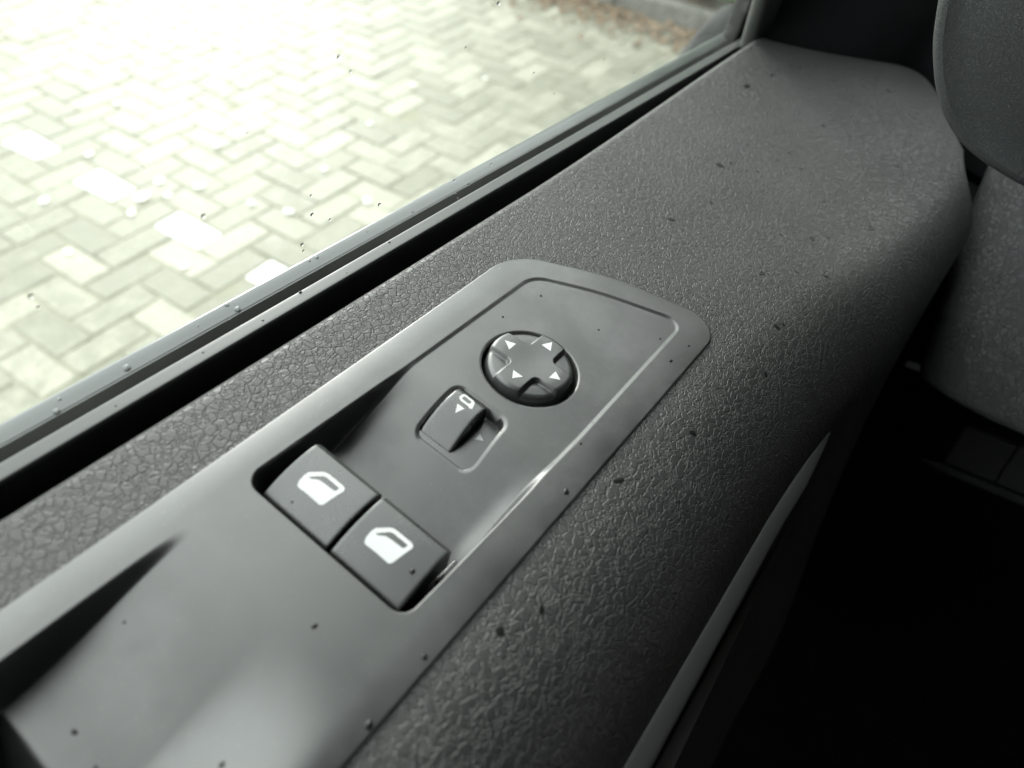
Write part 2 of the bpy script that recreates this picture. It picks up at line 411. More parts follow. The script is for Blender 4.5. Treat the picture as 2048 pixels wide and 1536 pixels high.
def bush(loc, h, rad, n, label):
    t = bpy.data.objects.new('bush', None); COL.objects.link(t); t.location = loc; tag(t, label, 'bush')
    sv, sf = [], []
    for k in range(9):
        a = random.uniform(0, 6.28); rr = rad * random.uniform(.2, .8); tip = Vector((math.cos(a) * rr, math.sin(a) * rr, h * random.uniform(.6, .95)))
        n0 = len(sv)
        for q in range(5):
            f = q / 4; c = tip * f; w_ = .012 * (1 - f) + .002
            for b in range(5): sv.append((c.x * f + w_ * math.cos(b * 1.257), c.y * f + w_ * math.sin(b * 1.257), c.z))
        sf += [(n0 + q * 5 + b, n0 + q * 5 + (b + 1) % 5, n0 + q * 5 + 5 + (b + 1) % 5, n0 + q * 5 + 5 + b) for q in range(4) for b in range(5)]
    put('stem', mesh('stem', np.array(sv), sf, M_STEM), t)
    V, F = [], []; C = [(random.uniform(-1, 1) * rad * .75, random.uniform(-1, 1) * rad * .75, random.uniform(.1, .85) * h, random.uniform(.25, .5) * rad) for _ in range(34)]
    for _ in range(n):
        c = random.choice(C); d = Vector((random.gauss(0, 1), random.gauss(0, 1), random.gauss(0, 1))).normalized() * c[3] * random.random() ** .4
        p = Vector(c[:3]) + d; p.z = max(p.z, .03); s = random.uniform(.035, .075)
        R = Matrix.Rotation(random.uniform(0, 6.28), 3, 'Z') @ Matrix.Rotation(random.gauss(0, .6), 3, 'X') @ Matrix.Rotation(random.gauss(0, .6), 3, 'Y')
        k = len(V)
        for a, b, q in ((-1, 0, 0), (-.2, .4, .08), (.5, .33, .05), (1, 0, -.1), (.5, -.33, .05), (-.2, -.4, .08)): V.append(p + R @ Vector((a, b, q)) * s)
        F += [(k, k + 1, k + 2, k + 3), (k, k + 3, k + 4, k + 5)]
    put('crown', mesh('crown', np.array(V), F, M_LEAF, False), t)
bush((4.68, 1.5, .03), 1.3, .62, 8000, 'bright green leafy bush growing behind the kerb')

def tree(loc, h, rad, n, label):  # unseen trees added beyond the kerb for the dark reflection in the sill strip
    t = bpy.data.objects.new('tree', None); COL.objects.link(t); t.location = loc; tag(t, label, 'tree', 'unseen trees added beyond the kerb')
    sv, sf = [], []
    def limb(a, b, r0, r1):
        n0 = len(sv); d = (b - a).normalized(); u_ = d.orthogonal().normalized(); w_ = d.cross(u_)
        for q in range(5):
            f = q / 4; c = a.lerp(b, f); r_ = r0 + (r1 - r0) * f
            for k in range(8): sv.append(c + (u_ * math.cos(k * .7854) + w_ * math.sin(k * .7854)) * r_)
        sf.extend([(n0 + q * 8 + k, n0 + q * 8 + (k + 1) % 8, n0 + q * 8 + 8 + (k + 1) % 8, n0 + q * 8 + 8 + k) for q in range(4) for k in range(8)])
    limb(Vector((0, 0, -.05)), Vector((.05, .03, h * .55)), .14, .09)
    tips = []
    for k in range(11):
        a = k * 2.4; b = Vector((math.cos(a) * rad * .7, math.sin(a) * rad * .7, h * random.uniform(.35, .95))); limb(Vector((.03, .02, h * random.uniform(.18, .5))), b, .06, .015); tips.append(b)
    put('trunk', mesh('trunk', np.array(sv), sf, M_STEM), t)
    V, F = [], []
    for _ in range(n):
        c = random.choice(tips); p = c + Vector((random.gauss(0, 1), random.gauss(0, 1), random.gauss(0, .8))) * rad * .3
        p.z = max(p.z, .35); s_ = random.uniform(.06, .12)
        R = Matrix.Rotation(random.uniform(0, 6.28), 3, 'Z') @ Matrix.Rotation(random.gauss(0, .7), 3, 'X') @ Matrix.Rotation(random.gauss(0, .7), 3, 'Y'); k = len(V)
        for a, b, q in ((-1, 0, 0), (-.2, .45, .08), (.5, .36, .05), (1, 0, -.1), (.5, -.36, .05), (-.2, -.45, .08)): V.append(p + R @ Vector((a, b, q)) * s_)
        F += [(k, k + 1, k + 2, k + 3), (k, k + 3, k + 4, k + 5)]
    put('crown', mesh('crown', np.array(V), F, M_LEAF, False), t)
for k, (x, y) in enumerate(((6.6, .2), (6.9, 2.4), (6.7, 4.3))):
    tree((x, y, .03), (4.6, 5.2, 4.4)[k], 1.5, 7000, ('unseen small leafy tree added in line with the van behind the kerb', 'unseen tallest leafy tree added behind the bright green bush', 'unseen leafy tree added behind the kerb at the far end of the bay')[k])

# pale petals on the pavers
PM = []
for k in range(4):
    V = [(0, 0, .006)]; n = 9
    for q in range(n): rr = random.uniform(.75, 1.1); V.append((math.cos(q * 6.283 / n) * .022 * rr, math.sin(q * 6.283 / n) * .016 * rr, .002 + random.random() * .004))
    F = [(0, 1 + q, 1 + (q + 1) % n) for q in range(n)]; PM.append(mesh('petal', np.array(V), F, M_PETAL))
spots = [(1.132, 2.389), (.784, 2.28), (.978, 1.939), (1.646, 1.769), (2.257, 3.574), (2.789, 2.101), (1.133, 3.291), (1.184, 2.795), (1.24, 2.438), (2.091, 2.184),
         (1.05, 2.33), (1.2, 2.33), (1.31, 2.3), (1.36, 2.07), (1.41, 1.93), (1.55, 2.5), (1.7, 2.05), (1.9, 2.7), (.9, 2.62), (1.3, 2.86), (2.5, 2.3), (1.02, 3.6), (1.5, 3.1)]
for k, (x, y) in enumerate(spots):
    o = put('petal', PM[k % 4]); o.location = (x * .927, y * .927, .004); s = random.uniform(.5, 1.0) if k else 1.4
    o.scale = (s, s, 1); o.rotation_euler.z = random.uniform(0, 6.28)
    tag(o, 'small pale petal lying on the grey pavers', 'petal', 'petals fallen on the paving')

# ================================================================== DOOR: trim, seals, glass, frame
OUT = round_poly([(-70, 107.5), (207, 107.5), (229, 71), (241.5, 24.8), (-70, 24.8)], [0, 24, 90, 13, 0], 14)
def y0_of(x): return 21 - 36 * ss(190, 470, x)
def R_of(x): return 58 - 28 * ss(200, 470, x)
def z0_of(x): return 11 * ss(240, 540, x)
def th_of(x): return math.radians(1) * (63 + 12 * ss(230, 460, x))
def xf_of(y, z):
    xf = np.interp(y, [-60, -36, -25, -10, 10, 37, 60, 78, 100, 112, 123, 132], [450, 453, 464, 498, 552, 597, 570, 549, 530, 521, 513, 508])
    return xf
door = Thing('car_door', (100, 80, -300), 'black van door with grained armrest top beside the window', 'door')
def trim_profile(x):
    """list of (y,z) from the window gap over the top, round the shoulder and down"""
    z0 = z0_of(x); P = []
    for z in (-26, -14, -7): P.append((130.2, z + z0))
    for a in np.linspace(0, 90, 9)[0:]:
        q = math.radians(a); P.append((130.2 - 4.5 + 4.5 * math.cos(q), -4.5 + 4.5 * math.sin(q) + z0))
    y0, R, th = y0_of(x), R_of(x), th_of(x)
    for y in np.linspace(125.5, y0, 60)[1:]: P.append((y, z0 - .25 * ss(118, 106, y) * 0))
    for a in np.linspace(0, th, 46)[1:]: P.append((y0 - R * math.sin(a), z0 - R + R * math.cos(a)))
    ye, ze = P[-1]
    for d in np.linspace(0, 150, 22)[1:]:
        bend = 1 - .0  ; P.append((ye - d * math.cos(th + .12), ze - d * math.sin(th + .12)))
    return np.array(P)
nx = 420
P0 = trim_profile(460.); npf = len(P0)
V = np.zeros((nx, npf, 3))
s = np.linspace(0, 1, nx)
xend = xf_of(P0[:, 0], P0[:, 1])
for k in range(60):
    K = np.array([.25, .5, .25]); xend[1:-1] = np.convolve(xend, K, 'valid')
for i in range(nx):
    xs = -60 + (xend + 60) * s[i]
    for j in range(npf): pass
    V[i, :, 0] = xs
xs_all = V[:, :, 0]
# evaluate the profile at each vertex's own x
tab_x = np.linspace(-80, 640, 181); tab = np.array([trim_profile(x) for x in tab_x])
for j in range(npf):
    V[:, j, 1] = np.interp(xs_all[:, j], tab_x, tab[:, j, 0]); V[:, j, 2] = np.interp(xs_all[:, j], tab_x, tab[:, j, 1])
# front edge rolls over a little
roll = np.clip((s - .985) / .015, 0, 1)[:, None]; V[:, :, 2] -= 5 * (1 - np.sqrt(1 - np.minimum(roll, .999) ** 2))
cx = .25 * (V[:-1, :-1] + V[1:, :-1] + V[1:, 1:] + V[:-1, 1:])
keep = poly_sdf(OUT, cx[..., 0], cx[..., 1]) < 3.2
Fm = grid_faces(nx, npf, keep)
Vc, Fc = compact(V, Fm)
door.part('trim_pad', Vc, Fc, M_TRIM, label='grained soft grey trim along the door top')
TRIM_V = V

# inner belt seal, groove and outer belt strip
X0, X1 = -90, 535
seal_p = smooth_line([(145.0, -14), (144.8, -5), (144.4, -2.2), (143.4, -1.1), (142, -1.1), (140.0, -1.1), (138.8, -1.9), (138.0, -6.5), (137.0, -14), (136.4, -26), (136.2, -40)], 5)
Vs, Fs = sweep(seal_p, X0, X1, 60)
seal = door.part('inner_belt_seal', Vs, Fs, M_RUBBER, label='black rubber seal between trim and window')
lipV, lipF = sweep(smooth_line([(144.6, -2.6), (144.45, -1.5), (144.1, -1.05), (143.4, -.85), (141.5, -.66), (139.6, -.5), (139.0, -.55), (138.7, -.95), (138.6, -1.8)], 5), X0, X1, 60)
door.part('lip', lipV, lipF, M_LIP, parent=seal)
gV, gF = sweep([(145.2, -10), (145.6, -24), (154.6, -24), (154.8, -14)], X0, X1, 4)
door.part('groove', gV, gF, M_BLACK)
stp = smooth_line([(154.9, -22), (154.9, -10.4), (155.5, -9.0), (156.6, -8.6), (159, -8.1), (161.2, -8.1), (162.3, -8.9), (162.9, -11), (163.2, -20)], 5)
sV, sF = sweep(stp, X0, X1 + 20, 40)
strip = door.part('outer_belt_strip', sV, sF, M_STRIP, label='smooth pale reflecting sill strip outside the glass')
eV, eF = sweep(smooth_line([(153.2, -24), (153.3, -17), (153.9, -15.2), (154.6, -15.0)], 4), X0, X1 + 20, 10)
door.part('wiper_lip', eV, eF, M_RUBBER, parent=strip)
skp = smooth_line([(163.0, -12), (166, -30), (172, -120), (176, -300), (172, -560), (150, -800)], 6)
kV, kF = sweep(skp, -420, 640, 10); door.part('outer_skin', kV, kF, M_SKIN)
# lower door card under the armrest
lp = smooth_line([(-38, -60), (-10, -95), (25, -140), (40, -220), (38, -420), (20, -560), (0, -700)], 5)
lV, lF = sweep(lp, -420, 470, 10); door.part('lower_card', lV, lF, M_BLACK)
# glass pane
gv, gfc = box((-380, 149.6, -16), (533, 150.4, 470)); 
# front edge follows the leaning pillar
door.part('glass', gv, gfc, M_GLASS, smooth=False, label='clear window pane with rain drops')
# pull-rail bezel along the inboard shoulder (tapers to a tip)
def bezel(yoff, zoff, prof, x0, x1, tip, name, m):
    nx_ = 90; xs = np.linspace(x0, x1, nx_); P = np.array(prof, float); VV = np.zeros((nx_, len(P), 3))
    for i, x in enumerate(xs):
        y0, R, th = y0_of(x), R_of(x), math.radians(61)
        yy = y0 - R * math.sin(th) + yoff; zz = z0_of(x) - R + R * math.cos(th) + zoff
        t = (x - x0) / (x1 - x0); k = min(1, ((1 - t) / tip) ** .6) if t > 1 - tip else 1
        wx = 1 - .38 * t
        VV[i, :, 0] = x; VV[i, :, 1] = yy + P[:, 0] * k * wx; VV[i, :, 2] = zz + P[:, 1] * k * wx - (1 - k) * 2
    door.part(name, VV.reshape(-1, 3), grid_faces(nx_, len(P)), m)
bezel(0, 0, smooth_line([(3, -3), (2.2, .8), (.3, 2.1), (-3, .9), (-6.5, -1.6), (-7.9, -3.6), (-8, -7), (-6, -14)], 5), -120, 262, .10, 'pull_rail', M_BEZEL)
bezel(-9.5, -16, smooth_line([(3, -2), (1, 0), (-2, -1), (-7.5, -4.0), (-9, -6), (-9, -16)], 5), -120, 215, .5, 'pocket_lip', M_BEZEL)
bezel(-13.5, -27, smooth_line([(2, -2), (.5, -.4), (-1.5, -1.2), (-2.6, -3), (-3, -30)], 4), -120, 190, .5, 'pocket_rim', M_BEZEL)
# front window post, inner post cover and quarter trim
def loft(sections, m, name, thing=door, closed=True, label=None):
    n = len(sections[0]); VV = np.array(sections, float).reshape(-1, 3)
    return thing.part(name, VV, grid_faces(len(sections), n, wrap=closed, flip=False), m, label=label)
def ring(c, rx, ry, z, n=20, p=2.6, rot=0):
    t = np.linspace(0, 2 * math.pi, n, endpoint=False); a = np.sign(np.cos(t)) * abs(np.cos(t)) ** (2 / p) * rx; b = np.sign(np.sin(t)) * abs(np.sin(t)) ** (2 / p) * ry
    return [(c[0] + q * math.cos(rot) - r * math.sin(rot), c[1] + q * math.sin(rot) + r * math.cos(rot), z) for q, r in zip(a, b)]
loft([ring((548 - .12 * z, 155), 17, 8, z) for z in (-40, 0, 60, 150, 300, 470)], M_BLACK, 'window_channel')
loft([ring((522 - .55 * z * .9, 134), 16, 7, z) for z in (-12, 10, 60, 150, 300, 470)], M_POST, 'post_cover')
loft([ring((549 - .50 * z, 134.5), 11, 6, z) for z in (-12, 10, 60, 150, 300, 470)], M_BLACK, 'post_gasket')

# ================================================================== SWITCH PANEL
panel = Thing('switch_panel', (100, 66, -18), 'smooth dark grey control panel set into the door armrest', 'control panel')
INN = round_poly([(68.3, 95.9), (120, 94.6), (202, 93.4), (215.5, 71), (228.2, 37.4), (150, 36.6), (68.3, 38.4)], [4.5, 0, 11, 120, 5.5, 0, 4], 12)
PLATE = round_poly([(116.9, 77.3), (138.2, 78.0), (138.2, 57.0), (116.9, 55.6)], [3.2, 3.2, 4.2, 3.4], 8)
DC = (162.6, 65.9); DR = 17.0
POCK = round_poly([(-90, 95.6), (46, 96.0), (56, 60), (46, 34), (-90, 34)], [0, 14, 30, 14, 0], 10)
step = .27
gx = np.arange(-42, 246, step); gy = np.arange(19, 113, step)
X, Y = np.meshgrid(gx, gy, indexing='ij')
def snap(X, Y, f, lvl=0.0):
    d = f(X, Y) - lvl; e = .02
    m_ = abs(d) < step * .52
    fx = (f(X[m_] + e, Y[m_]) - f(X[m_] - e, Y[m_])) / (2 * e); fy = (f(X[m_], Y[m_] + e) - f(X[m_], Y[m_] - e)) / (2 * e)
    n2 = np.maximum(fx * fx + fy * fy, .2)
    X[m_] -= d[m_] * fx / n2; Y[m_] -= d[m_] * fy / n2
fo = lambda x, y: poly_sdf(OUT, x, y)
fi = lambda x, y: poly_sdf(INN, x, y)
fp = lambda x, y: poly_sdf(PLATE, x, y)
fd = lambda x, y: DR - np.hypot(x - DC[0], y - DC[1])
for f in (fo, fi, fp, fd): snap(X, Y, f)
def scoop(x): return -15.2 * (1 - ss(93, 134, x))
PZ = -4.9
def plate_z(x): return PZ + .045 * (x - 127.5)
def panel_z(x, y):
    d = fo(x, y); di = fi(x, y); dp = fp(x, y); dd = fd(x, y)
    side = ss(95, 35, y)                                    # 0 at the window side, 1 inboard
    front = ss(170, 215, x); side = np.maximum(side, front)
    edge = .25 + .55 * side
    rim = 1.15 - (1.15 - edge) * np.clip(1 - d / 9.0, 0, 1) ** 2
    rr = .7; q = np.clip(rr - d, 0, rr); rim = rim - (rr - np.sqrt(np.maximum(rr * rr - q * q, 0)))
    rim = np.where(d < 0, rim - np.minimum(-d * 9, 4.5), rim)
    # deck
    sc = scoop(x)
    deckz = .62 + sc
    wide = 1.1 + .0 * x
    wall_w = 1.9 - 1.0 * ss(118, 140, x)
    t = ss(-.25 - .7 * ss(140, 120, x), wall_w, di)
    deckf = deckz + 2.4 * np.exp(-(np.maximum(di, 0) / 3.6) ** 2) * np.clip(-sc / 15, 0, 1) * ss(94, 104, x)
    z = rim * (1 - t) + deckf * t
    z = z - .16 * np.exp(-(di / .38) ** 2) * ss(118, 135, x)
    # soft fillet where scoop meets the side walls
    # mirror-fold plate recess with a rolled lip
    lip = np.exp(-((dp + 1.3) / 1.6) ** 2)
    lift = np.maximum(0, (plate_z(x) + .25) - deckz)
    z = np.where((di > .5), z - .35 * ss(-1.3, 0, dp) * (dp <= 0), z)
    z = np.where(dp > 0, np.minimum(z + lift - .35, 9) * (1 - ss(0, .45, dp)) + (plate_z(x) - .5) * ss(0, .45, dp), z)
    # dial hole
    z = z - .3 * ss(-.7, 0, dd) * (dd <= 0)
    z = np.where(dd > 0, z - .3 - 8 * ss(0, .5, dd), z)
    # hand pocket behind the switches
    pk = ss(-.4, 3.4, 95.9 - y) * ss(29, 60, y)
    depth = 13.5 * ss(50, -6, x) + 26 * ss(-3, -16, x)
    z = z - depth * pk
    return z
Z = panel_z(X, Y)
ctr = .25 * (fo(X[:-1, :-1], Y[:-1, :-1]) + fo(X[1:, 1:], Y[1:, 1:]) + fo(X[1:, :-1], Y[1:, :-1]) + fo(X[:-1, 1:], Y[:-1, 1:]))
V = np.stack([X, Y, Z], -1); Vc, Fc = compact(V, grid_faces(*X.shape, mask=ctr > -.8))
panel.part('panel_body', Vc, Fc, M_PANEL)

# window switches
XA, XB = 69.6, 90.9
def sw_top(x, y):
    t = (x - XA) / (XB - XA)
    z = -2.6 + 4.2 * t + 4 * 1.9 * t * (1 - t)
    z = z - .75 * ss(XB - 1.75, XB - 1.5, x) - .5 * np.clip((x - (XB - 1.5)) / 1.5, 0, 1)
    z = z + .10 * np.exp(-((x - (XB - 1.95)) / .25) ** 2)
    return z
icon_o = [(81.11, 85.87), (83.82, 82.96), (84.3, 81.95), (84.40, 80.63), (84.4, 75.72), (84.09, 74.85), (83.3, 74.48), (77.1, 75.8), (76.37, 76.55), (76.45, 81.41), (76.28, 84.73), (76.55, 85.44), (77.75, 86.0), (79.7, 86.12)]
icon_i = [(80.06, 84.87), (82.94, 82.04), (83.21, 80.94), (83.19, 75.91), (81.84, 76.18), (81.66, 76.74), (81.5, 80.28), (81.29, 82.06), (80.75, 82.98), (80.13, 83.82)]
for k, (ya, yb) in enumerate(((66.9, 91.6), (41.0, 65.7))):
    V, F = rounded_box('window_switch', XA, XB, ya, yb, sw_top, .55, 9.0, 30)
    sw = panel.part('window_switch', V, F, M_SWITCH)
    sw['label'] = ('window switch beside the window-side wall of its well', 'window switch on the inboard side of its well')[k]
    off = (-25.55 * k)
    ro = [(a, b + off + .15) for a, b in icon_o]; ri = [(a, b + off + .15) for a, b in icon_i]
    V, F = flat_print(ro, [ri], sw_top, .06, 2)
    panel.part('window_symbol', V, F, M_WHITE, parent=sw, smooth=False)
# rocker hinge block seen beyond the inboard switch
V, F = rounded_box('hinge_block', 86.5, 95.5, 39.3, 41.6, lambda x, y: -11.5 + 0 * x, .4, 3, 4)
panel.part('hinge_block', V, F, M_SWITCH)
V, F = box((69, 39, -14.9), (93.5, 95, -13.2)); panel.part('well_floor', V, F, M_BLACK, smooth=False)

# mirror dial
nr = np.concatenate([np.linspace(0, 13.2, 54), 13.2 + np.linspace(.12, 1.9, 12), [15.3, 15.7, 16.0, 16.25]]); na = 288
th = np.linspace(0, 2 * math.pi, na, endpoint=False)
RR, TH = np.meshgrid(nr, th, indexing='ij')
def dial_z(dx, dy):
    r = np.hypot(dx, dy); u, v = abs(dx), abs(dy)
    a, rc = 4.7, 2.4
    pu, pv_ = u - a - rc, v - a - rc
    dq = rc - np.hypot(np.minimum(pu, 0), np.minimum(pv_, 0)); dq = np.where((pu > 0) & (pv_ > 0), np.minimum(pu, pv_) + rc, dq)
    top = 4.05 - .55 * np.exp(-(r / 9) ** 2)
    sink = 1.95 * ss(-.15, .95, dq) * ss(4, 9, r)
    z = top - sink - .25 * ss(10, 15, r)
    return z
DX, DY = RR * np.cos(TH), RR * np.sin(TH)
ZZ = dial_z(DX, DY)
fr = np.clip((RR - 13.2) / 1.9, 0, 1); ZZ = ZZ - 1.5 * (1 - np.sqrt(np.maximum(0, 1 - fr ** 2)))
ZZ = np.where(RR > 15.15, np.interp(RR, [15.1, 15.3, 15.7, 16.0, 16.25], [.8, -.2, -2.5, -5, -9]), ZZ)
V = np.stack([DC[0] + DX + .3, DC[1] + DY + .3, ZZ], -1).reshape(-1, 3)
dial = panel.part('mirror_dial', V, grid_faces(len(nr), na, wrap=True), M_DIAL, label='round four-way mirror dial with raised cross and white arrows')
dz = lambda x, y: dial_z(x - DC[0] - .3, y - DC[1] - .3)
for tri in ([(163.21, 78.41), (164.9, 74.75), (160.9, 74.75)], [(171.45, 68.35), (175.45, 66.4), (171.45, 64.3)], [(154.4, 68.07), (154.4, 64.05), (151.1, 66.1)], [(164.85, 57.6), (162.9, 54.2), (160.8, 57.6)]):
    V, F = flat_print(tri, [], dz, .06, 2); panel.part('arrow', V, F, M_WHITE, parent=dial, smooth=False)
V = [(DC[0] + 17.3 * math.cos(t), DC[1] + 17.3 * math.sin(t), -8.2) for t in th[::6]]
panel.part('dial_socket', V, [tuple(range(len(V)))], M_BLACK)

# mirror-fold switch: plate and saddle lever
V, F = rounded_box('fold_plate', 117.15, 137.95, 55.95, 77.6, lambda x, y: PZ + .06 * ((x - 127) / 10) ** 2, .5, 1.2, 10)
m_ = np.array(V); keepv = m_
plate_poly = PLATE.mean(0) + (PLATE - PLATE.mean(0)) * .985
bm = bmesh.new(); vs = [bm.verts.new((p[0], p[1], plate_z(p[0]))) for p in plate_poly]; f0 = bm.faces.new(vs)
if f0.normal.z < 0: f0.normal_flip()
ret = bmesh.ops.extrude_face_region(bm, geom=[f0]); nv = [g for g in ret['geom'] if isinstance(g, bmesh.types.BMVert)]
for v in bm.verts:
    if v not in nv: v.co.z -= 2
bmesh.ops.recalc_face_normals(bm, faces=bm.faces[:])
bm.verts.index_update(); V = np.array([v.co[:] for v in bm.verts]); F = [tuple(v.index for v in f.verts) for f in bm.faces]; bm.free()
fold = panel.part('mirror_fold_plate', V, F, M_SWITCH, smooth=False)
V, F = flat_print([(131.56, 62.34), (130.09, 59.82), (128.54, 62.23)], [], lambda x, y: plate_z(x), .05, 0)
panel.part('arrow', V, F, M_WHITE, parent=fold, smooth=False)
LVX = np.array([118.6, 119.2, 120.5, 122, 124, 126, 128, 129.5, 131, 132.5, 134, 135.4, 136.4, 136.9])
LVZ = np.array([-6.2, -5.0, -3.8, -2.6, -1.25, -.1, .75, 1.2, 1.5, 1.65, 1.7, 1.65, 1.35, .8])
lx = np.concatenate([np.linspace(118.6, 136.9, 70), [137.0, 137.0]]); lz = np.concatenate([np.interp(np.linspace(118.6, 136.9, 70), LVX, LVZ), [-1, -7.5]])
kz = np.convolve(np.pad(lz[:70], 3, mode='edge'), np.ones(7) / 7, 'valid'); lz[:70] = np.where(np.arange(70) > 3, kz, lz[:70])
ya, yb = 65.0, 77.0
offs = [(0, -8), (0, -.75), (.10, -.42), (.28, -.2), (.55, -.05), (.85, 0)]
prof = [(ya + a, b) for a, b in offs] + [(y, 0) for y in np.linspace(ya + 1.5, yb - 1.5, 12)] + [(yb - a, b) for a, b in offs[::-1]]
VV = np.zeros((len(lx), len(prof), 3))
for j, (y, dzv) in enumerate(prof):
    t = np.clip((lx - 118.6) / 18, 0, 1)
    waist = -1.0 * np.sin(math.pi * np.clip(t * 1.25, 0, 1)) * (1 - j / (len(prof) - 1)) * 0
    VV[:, j, 0] = lx; VV[:, j, 1] = y + (0 if j > 8 else (1 - t) * -.7) ; VV[:, j, 2] = np.maximum(lz + dzv, -7.5)
lever = panel.part('mirror_fold_lever', VV.reshape(-1, 3), grid_faces(len(lx), len(prof)), M_SWITCH, label='raised saddle-shaped lever with white mirror symbol')
lzf = lambda x, y: np.interp(x, lx[:70], lz[:70])
mo = [(135.71, 73.82), (135.99, 73.06), (135.87, 69.76), (135.46, 69.07), (133.02, 68.08), (132.56, 68.19), (132.36, 68.87), (132.73, 69.66), (132.7, 72.82), (133.29, 73.92), (134.3, 74.14)]
mi = [(135.02, 73.13), (135.21, 72.79), (134.97, 70.02), (134.57, 69.82), (133.71, 69.97), (133.57, 70.35), (133.59, 72.81), (133.78, 73.21)]
V, F = flat_print(mo, [mi], lzf, .06, 2); panel.part('mirror_symbol', V, F, M_WHITE, parent=lever, smooth=False)
V, F = flat_print([(131.13, 72.74), (131.21, 69.88), (128.13, 71.1)], [], lzf, .06, 2); panel.part('arrow', V, F, M_WHITE, parent=lever, smooth=False)

# ================================================================== DASHBOARD END, PILLAR COVER, CABIN
dash = Thing('dashboard', (560, -120, -300), 'black leather-grained dashboard end beyond the door', 'dashboard')
# upper pad: rounded pod whose rear face shows a border strip; outline in the y,z plane at x=450
PK = 335 / 450
po = smooth_line([(60, 150), (49, 100), (36, 68), (24, 49.5), (13, 37.5), (1, 28.5), (-14, 22), (-32, 18.8), (-55, 18), (-90, 22), (-160, 40)], 7)
secs = []
po[:, 1] = 180 + (po[:, 1] - 180) * PK; po[:, 0] *= PK
for dx, inset in ((70, 10), (66, 3), (55, 0), (18, 0), (9, .4), (4.5, 1.1), (1.6, 2.2), (.3, 3.7), (0, 5.4)):
    n = np.gradient(po, axis=0); nn = np.stack([n[:, 1], -n[:, 0]], 1); nn /= np.linalg.norm(nn, axis=1)[:, None]
    q = po - nn * inset * -1 if False else po + np.stack([-np.abs(nn[:, 0]), np.abs(nn[:, 1])], 1) * inset
    secs.append([(335 + dx, a, b) for a, b in q])
V = np.array(secs).reshape(-1, 3); dash.part('pad_border', V, grid_faces(len(secs), len(po), flip=True), M_DASH2)
# rear face of the pad, slightly bulged
last = np.array(secs[-1])[:, 1:]; cen = np.array([-52, 158.]); secs = []
for t in np.linspace(0, 1, 24):
    q = last * (1 - t) + cen * t; bul = 3.0 * ss(0, .06, t) - 9 * math.sin(min(1, t * 2.2) * math.pi / 2)
    secs.append([(335 + bul, a, b) for a, b in q])
V = np.array(secs).reshape(-1, 3); dash.part('upper_pad', V, grid_faces(len(secs), len(po), flip=True), M_DASH2)
V, F = box((360, -330, 120), (640, -95, 170)); dash.part('cowl_bridge', V, F, M_BLACK, smooth=False)
# lower fascia: grained block with rounded door-side edge
def fascia():
    rows = []
    for t in np.linspace(-.45, 1, 52):                       # down the face
        xx = 482 - 82 * t - 10 * math.sin(math.pi * t)
        yl = xx * np.interp(t, [-.45, 0, .33, .6, 1], [-.034, -.0712, -.0985, -.1203, -.1773]); zl = 180 - xx * np.interp(t, [-.45, 0, .33, .6, 1], [.245, .375, .4705, .544, .6635])
        tuck = 14 * np.clip((t - .93) / .07, 0, 1) ** 2
        r = []
        for y_, x_ in ((3.5, 60), (3.0, 24), (2.0, 13), (.7, 7.5), (0, 4.5), (-1.2, 3.0), (-3.5, 1.2), (-8, -1.6), (-16, -5), (-26, -8.2), (-40, -11), (-56, -12.6), (-75, -13), (-110, -12), (-160, -8)):
            r.append((xx + x_ + tuck, yl + y_ * .55 if y_ > 0 else yl + y_, zl + (0 if y_ > 0 else -y_ * .22)))
        rows.append(r)
    return np.array(rows)
R = fascia(); dash.part('lower_fascia', R.reshape(-1, 3), grid_faces(*R.shape[:2]), M_DASH)
# recessed switch row under the fascia
def quad_face(p, n=1): return p
u = np.array([0, -.972, .236]); dn = np.array([-.06, -.15, -.985]); dn -= u * (dn @ u); dn /= np.linalg.norm(dn); nrm = np.cross(dn, u); nrm = nrm if nrm[0] < 0 else -nrm
o0 = np.array([478., -124.5, -142.])
def slab(a0, a1, b0, b1, h, name, m, r=1.0):
    V, F = rounded_box(name, a0, a1, b0, b1, lambda x, y: 0 * x + h, r, 8, 4)
    V = o0 + V[:, :1] * u + V[:, 1:2] * dn + V[:, 2:] * nrm
    return V, F
base = dash.part('switch_recess', *slab(-50, 170, -26, 42, -4, 'switch_recess', M_BLACK), M_BLACK)
for k in range(4):
    V, F = slab(k * 33.2, k * 33.2 + 32.2, 0, 33.5, 0, 'blank_switch', M_PILLAR, .8)
    dash.part('blank_switch', V, F, M_BEZEL, parent=base)
lipp = []
for a in np.linspace(-14, 150, 30):
    k = 1 - .7 * ss(0, -14, a)
    for q in np.linspace(-.6, math.pi + .2, 10):
        lipp.append(o0 + u * a + dn * (37.5 + 3.2 * math.cos(q) * -k) + nrm * (1.5 + 3.4 * math.sin(q) * k))
dash.part('recess_lip', np.array(lipp), grid_faces(30, 10), M_DASH)
V = []; 
for a in np.linspace(-80, 300, 8):
    for q, (b, c) in enumerate(((39, 1), (60, -12), (110, -40), (220, -90), (420, -120))): V.append(o0 + u * a + dn * b + nrm * c)
dash.part('knee_panel', np.array(V), grid_faces(8, 5), M_BLACK)
V, F = box((570, -300, -420), (600, 30, -45)); dash.part('side_cap', V, F, M_BLACK, smooth=False)

